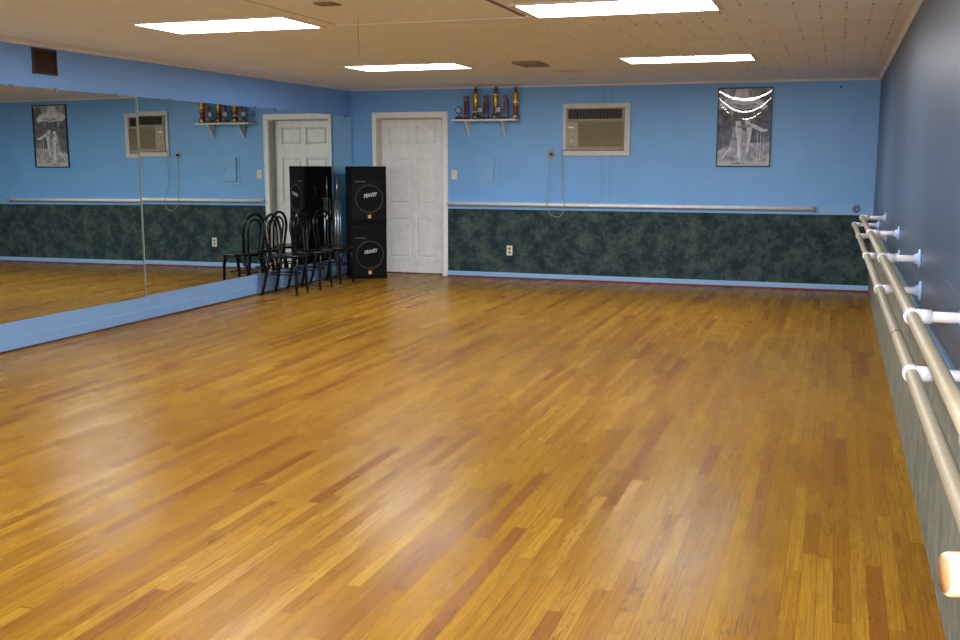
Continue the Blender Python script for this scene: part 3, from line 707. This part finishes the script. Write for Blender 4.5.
def speaker(label, loc, rotz):
    t = thing('loudspeaker', label, 'loudspeaker', loc, rotz, 'stacked loudspeakers by the door')
    w, dp, h = .236, .40, .716
    c = MB(); c.prism([(-w, -dp), (w, -dp), (w, -.12), (w*.86, 0), (-w*.86, 0), (-w, -.12)], 'z', .004, h-.002)
    c.build('cabinet', M['cab'], t)
    g = MB(); g.box(-w+.018, w-.018, -dp-.010, -dp+.002, .03, h-.03, .008); g.build('grille', M['grille'], t)
    wz = .305; wx = .012
    MB().lathe([(.183, -dp-.010), (.183, -dp-.018), (.175, -dp-.021), (.166, -dp-.018), (.164, -dp-.010)], (wx, 0, wz), 'y', 56).build('woofer_ring', M['ring'], t)
    MB().lathe([(.166, -dp-.012), (.12, -dp-.0112), (.055, -dp-.0116), (.05, -dp-.016), (.03, -dp-.020), (0, -dp-.021)], (wx, 0, wz), 'y', 40).build('woofer_cone', M['cone'], t)
    hn = MB()
    P = [(-.19, .545), (.19, .545), (.20, .56), (.20, .655), (.19, .668), (-.19, .668), (-.20, .655), (-.20, .56)]
    hn.prism(P, 'y', -dp-.008, -dp-.014)
    hn.prism([(u*.8, .606+(v-.606)*.62) for u, v in P], 'y', -dp-.013, -dp-.0165); hn.build('horn', M['cone'], t)
    text_mesh('brand_badge', 'PEAVEY', .062, M['silver'], t, (wx+.008, -dp-.0235, wz+.045), shear=.35, offset=.0016, sx=.80, roll=.16)
    MB().box(-.165, -.150, -dp-.013, -dp-.010, .515, .535).build('label_mark', M['bluemed'], t)
    lb = MB(); x = -.140
    for k, w_ in enumerate((.016, .012, .018, .010, .016, .014, .012, .012)):
        lb.box(x, x+w_-.004, -dp-.012, -dp-.010, .518, .532); x += w_
    lb.build('label_strip', M['greyprint'], t)
    bd = MB().box(-.024, .024, -dp-.014, -dp-.010, .055, .108, .002).build('logo_badge', M['orange'], t); bd.location.x = wx
    a = MB().prism([(-.018, .062), (-.007, .062), (0, .082), (.007, .062), (.018, .062), (.006, .098), (-.006, .098)], 'y', -dp-.0145, -dp-.0175)
    a.build('logo_letter', M['ivory'], bd)
    for sx_ in (-1, 1):
        for z in (.0, h-.045):
            k = MB(); k.box(sx_*w-.03*(sx_ > 0)-.002, sx_*w+.03*(sx_ < 0)+.002, -dp-.004, -dp+.03, z, z+.045, .006); k.build('corner_cap', M['cab'], t)
        k = MB(); k.tube([(sx_*(w-.004), -.26, .34), (sx_*(w+.012), -.26, .36), (sx_*(w+.012), -.26, .44), (sx_*(w-.004), -.26, .46)], .008, 8); k.build('side_handle', M['black'], t)
    return t
sp1 = speaker('bottom black loudspeaker of the stack standing on the floor', (-5.893, 12.575, 0), math.radians(35.5))
dup(sp1, (-5.896, 12.573, .717), math.radians(36.5), 'top black loudspeaker of the stack resting on another loudspeaker')

# folded chrome stand
t = thing('tripod_stand', 'folded chrome tripod stand in the corner beside the loudspeakers', 'stand', (-6.092, 12.24, 0))
MB().tube([(0, 0, .0), (0, 0, .70), (0, 0, 1.03)], .011, 12).tube([(0, 0, 1.0), (0, 0, 1.30)], .006, 10).build('pole', M['chrome'], t)
MB().lathe([(.0, 1.0), (.022, 1.0), (.024, 1.008), (.024, 1.03), (.016, 1.04), (.0, 1.04)], seg=16).tube([(-.055, 0, 1.02), (.055, 0, 1.02)], .010, 8).build('collar', M['black'], t)
MB().tube([(.02, 0, 1.02), (.05, -.02, 1.02), (.056, -.02, .985)], .006, 8).build('knob', M['black'], t)
for dx, dy in ((-.036, .01), (.022, -.024), (.040, .0), (-.014, -.028)):
    lg = MB().tube([(dx, dy, 1.01), (dx*1.05, dy*1.05, .6), (dx*1.15, dy*1.15, .25)], .0075, 10).build('leg', M['chrome'], t)
    MB().lathe([(.0, .225), (.010, .225), (.011, .25), (.010, .27), (.0, .27)], (dx*1.15, dy*1.15, 0), seg=10).build('rubber_foot', M['black'], lg)
MB().lathe([(.0, 0), (.055, 0), (.055, .006), (.03, .014), (.014, .03), (.0, .03)], seg=20).build('base', M['black'], t)

# ------------------------------------------------------------------ bentwood chairs
def chair(label, loc, rotz):
    t = thing('bentwood_chair', label, 'chair', loc, rotz, 'black bentwood chairs along the mirror')
    m = M['blackwood']; sh = .455
    # seat: ring and slightly dished panel
    ring = [(.208*math.cos(a)*(1.0), .208*math.sin(a)-.052, sh-.014) for a in [2*PI*k/36 for k in range(36)]]
    MB().tube(ring, .016, 10, closed=True).build('seat_ring', m, t)
    MB().lathe([(0, sh-.012), (.10, sh-.010), (.19, sh-.002), (.20, sh-.010), (.195, sh-.020), (0, sh-.022)], (0, -.052, 0), seg=36).build('seat', m, t)
    # hoop back: leaves the seat, leans back and arches over
    def hoop(w, z0, zt, r, y0, lean, nm):
        P = []
        zs_ = zt-w*.95
        for k in range(6): u = k/5; P.append((-w*(.80+.20*u), y0+lean*(u*(zs_-z0)/(zt-z0)), z0+(zs_-z0)*u))
        for k in range(1, 16): a = PI-PI*k/16; P.append((w*math.cos(a), y0+lean*((zs_-z0)+w*.95*math.sin(a))/(zt-z0), zs_+w*.95*math.sin(a)))
        for k in range(6): u = 1-k/5; P.append((w*(.80+.20*u), y0+lean*(u*(zs_-z0)/(zt-z0)), z0+(zs_-z0)*u))
        MB().tube(spline(P, 3), r, 12).build(nm, m, t)
    hoop(.205, sh-.03, .900, .0155, .105, .045, 'back_hoop')
    hoop(.118, sh-.01, .840, .0115, .112, .036, 'inner_hoop')
    for s in (-1, 1):
        MB().tube([(s*.160, .105, sh-.01), (s*.166, .135, .30), (s*.176, .172, .12), (s*.185, .205, 0)], [.019, .019, .0165, .013], 12).build('leg', m, t)
        MB().tube([(s*.120, -.205, sh-.02), (s*.132, -.203, .30), (s*.145, -.200, .12), (s*.152, -.212, 0)], [.0195, .0185, .0155, .012], 12).build('leg', m, t)
        # bent braces from the legs up to the seat ring
        MB().tube(spline([(s*.172, .165, .24), (s*.162, .10, .33), (s*.175, .02, .425), (s*.180, -.02, sh-.02)], 5), .0075, 8).build('side_brace', m, t)
    MB().tube(spline([(-.14, -.192, .25), (-.11, -.195, .35), (-.05, -.205, .415), (0, -.21, .43), (.05, -.205, .415), (.11, -.195, .35), (.14, -.192, .25)], 5), .0075, 8).build('front_brace', m, t)
    st = [(.150*math.cos(a), .165*math.sin(a)-.012, .235) for a in [2*PI*k/32 for k in range(32)]]
    MB().tube(st, .0085, 8, closed=True).build('stretcher_ring', m, t)
    return t
c1 = chair('black bentwood chair of the mirror row, farthest from the loudspeakers', (-5.905, 10.505, 0), math.radians(95))
dup(c1, (-5.890, 11.075, 0), math.radians(91), 'black bentwood chair in the middle of the three along the mirror')
dup(c1, (-5.905, 11.700, 0), math.radians(84), 'black bentwood chair of the mirror row, closest to the loudspeakers')

# ------------------------------------------------------------------ camera
f, h, yaw, pitch, roll = 1045.6, 1.509, .3266, .1515, .0011
cy, sy, cp_, sp_ = math.cos(yaw), math.sin(yaw), math.cos(pitch), math.sin(pitch)
F = Vector((-sy*cp_, cy*cp_, -sp_)); R0 = Vector((cy, sy, 0)); U0 = R0.cross(F)
R = R0*math.cos(roll)+U0*math.sin(roll); U = U0*math.cos(roll)-R0*math.sin(roll)
cam = bpy.data.cameras.new('camera'); co = bpy.data.objects.new('camera', cam); COL.objects.link(co)
mw = Matrix.Identity(4)
for i in range(3): mw[i][0] = R[i]; mw[i][1] = U[i]; mw[i][2] = -F[i]; mw[i][3] = (0, 0, h)[i]
co.matrix_world = mw; cam.sensor_width = 36; cam.lens = f*36/960; cam.clip_start = .02
S.camera = co

# the camera's own flash, whose bounce off the mirror throws the loudspeakers' shadow onto the door
fl = bpy.data.lights.new('camera_flash', 'SPOT'); fl.energy = 480; fl.spot_size = math.radians(80); fl.spot_blend = .7; fl.shadow_soft_size = .02; fl.color = (1, .98, .96)
flo = bpy.data.objects.new('camera_flash', fl); COL.objects.link(flo)
flo.matrix_world = Matrix.Translation(U*.06-R*.02) @ mw

# ------------------------------------------------------------------ world and view
w = bpy.data.worlds.new('world'); S.world = w; w.use_nodes = True
w.node_tree.nodes['Background'].inputs[0].default_value = (.05, .05, .05, 1); w.node_tree.nodes['Background'].inputs[1].default_value = 0
S.view_settings.view_transform = 'Standard'; S.view_settings.look = 'None'; S.view_settings.gamma = 1; S.view_settings.use_curve_mapping = False
S.view_settings.exposure = 0.0
S.cycles.max_bounces = 10; S.cycles.diffuse_bounces = 6; S.cycles.glossy_bounces = 6; S.cycles.transparent_max_bounces = 12
S.cycles.caustics_reflective = True; S.cycles.sample_clamp_indirect = 8
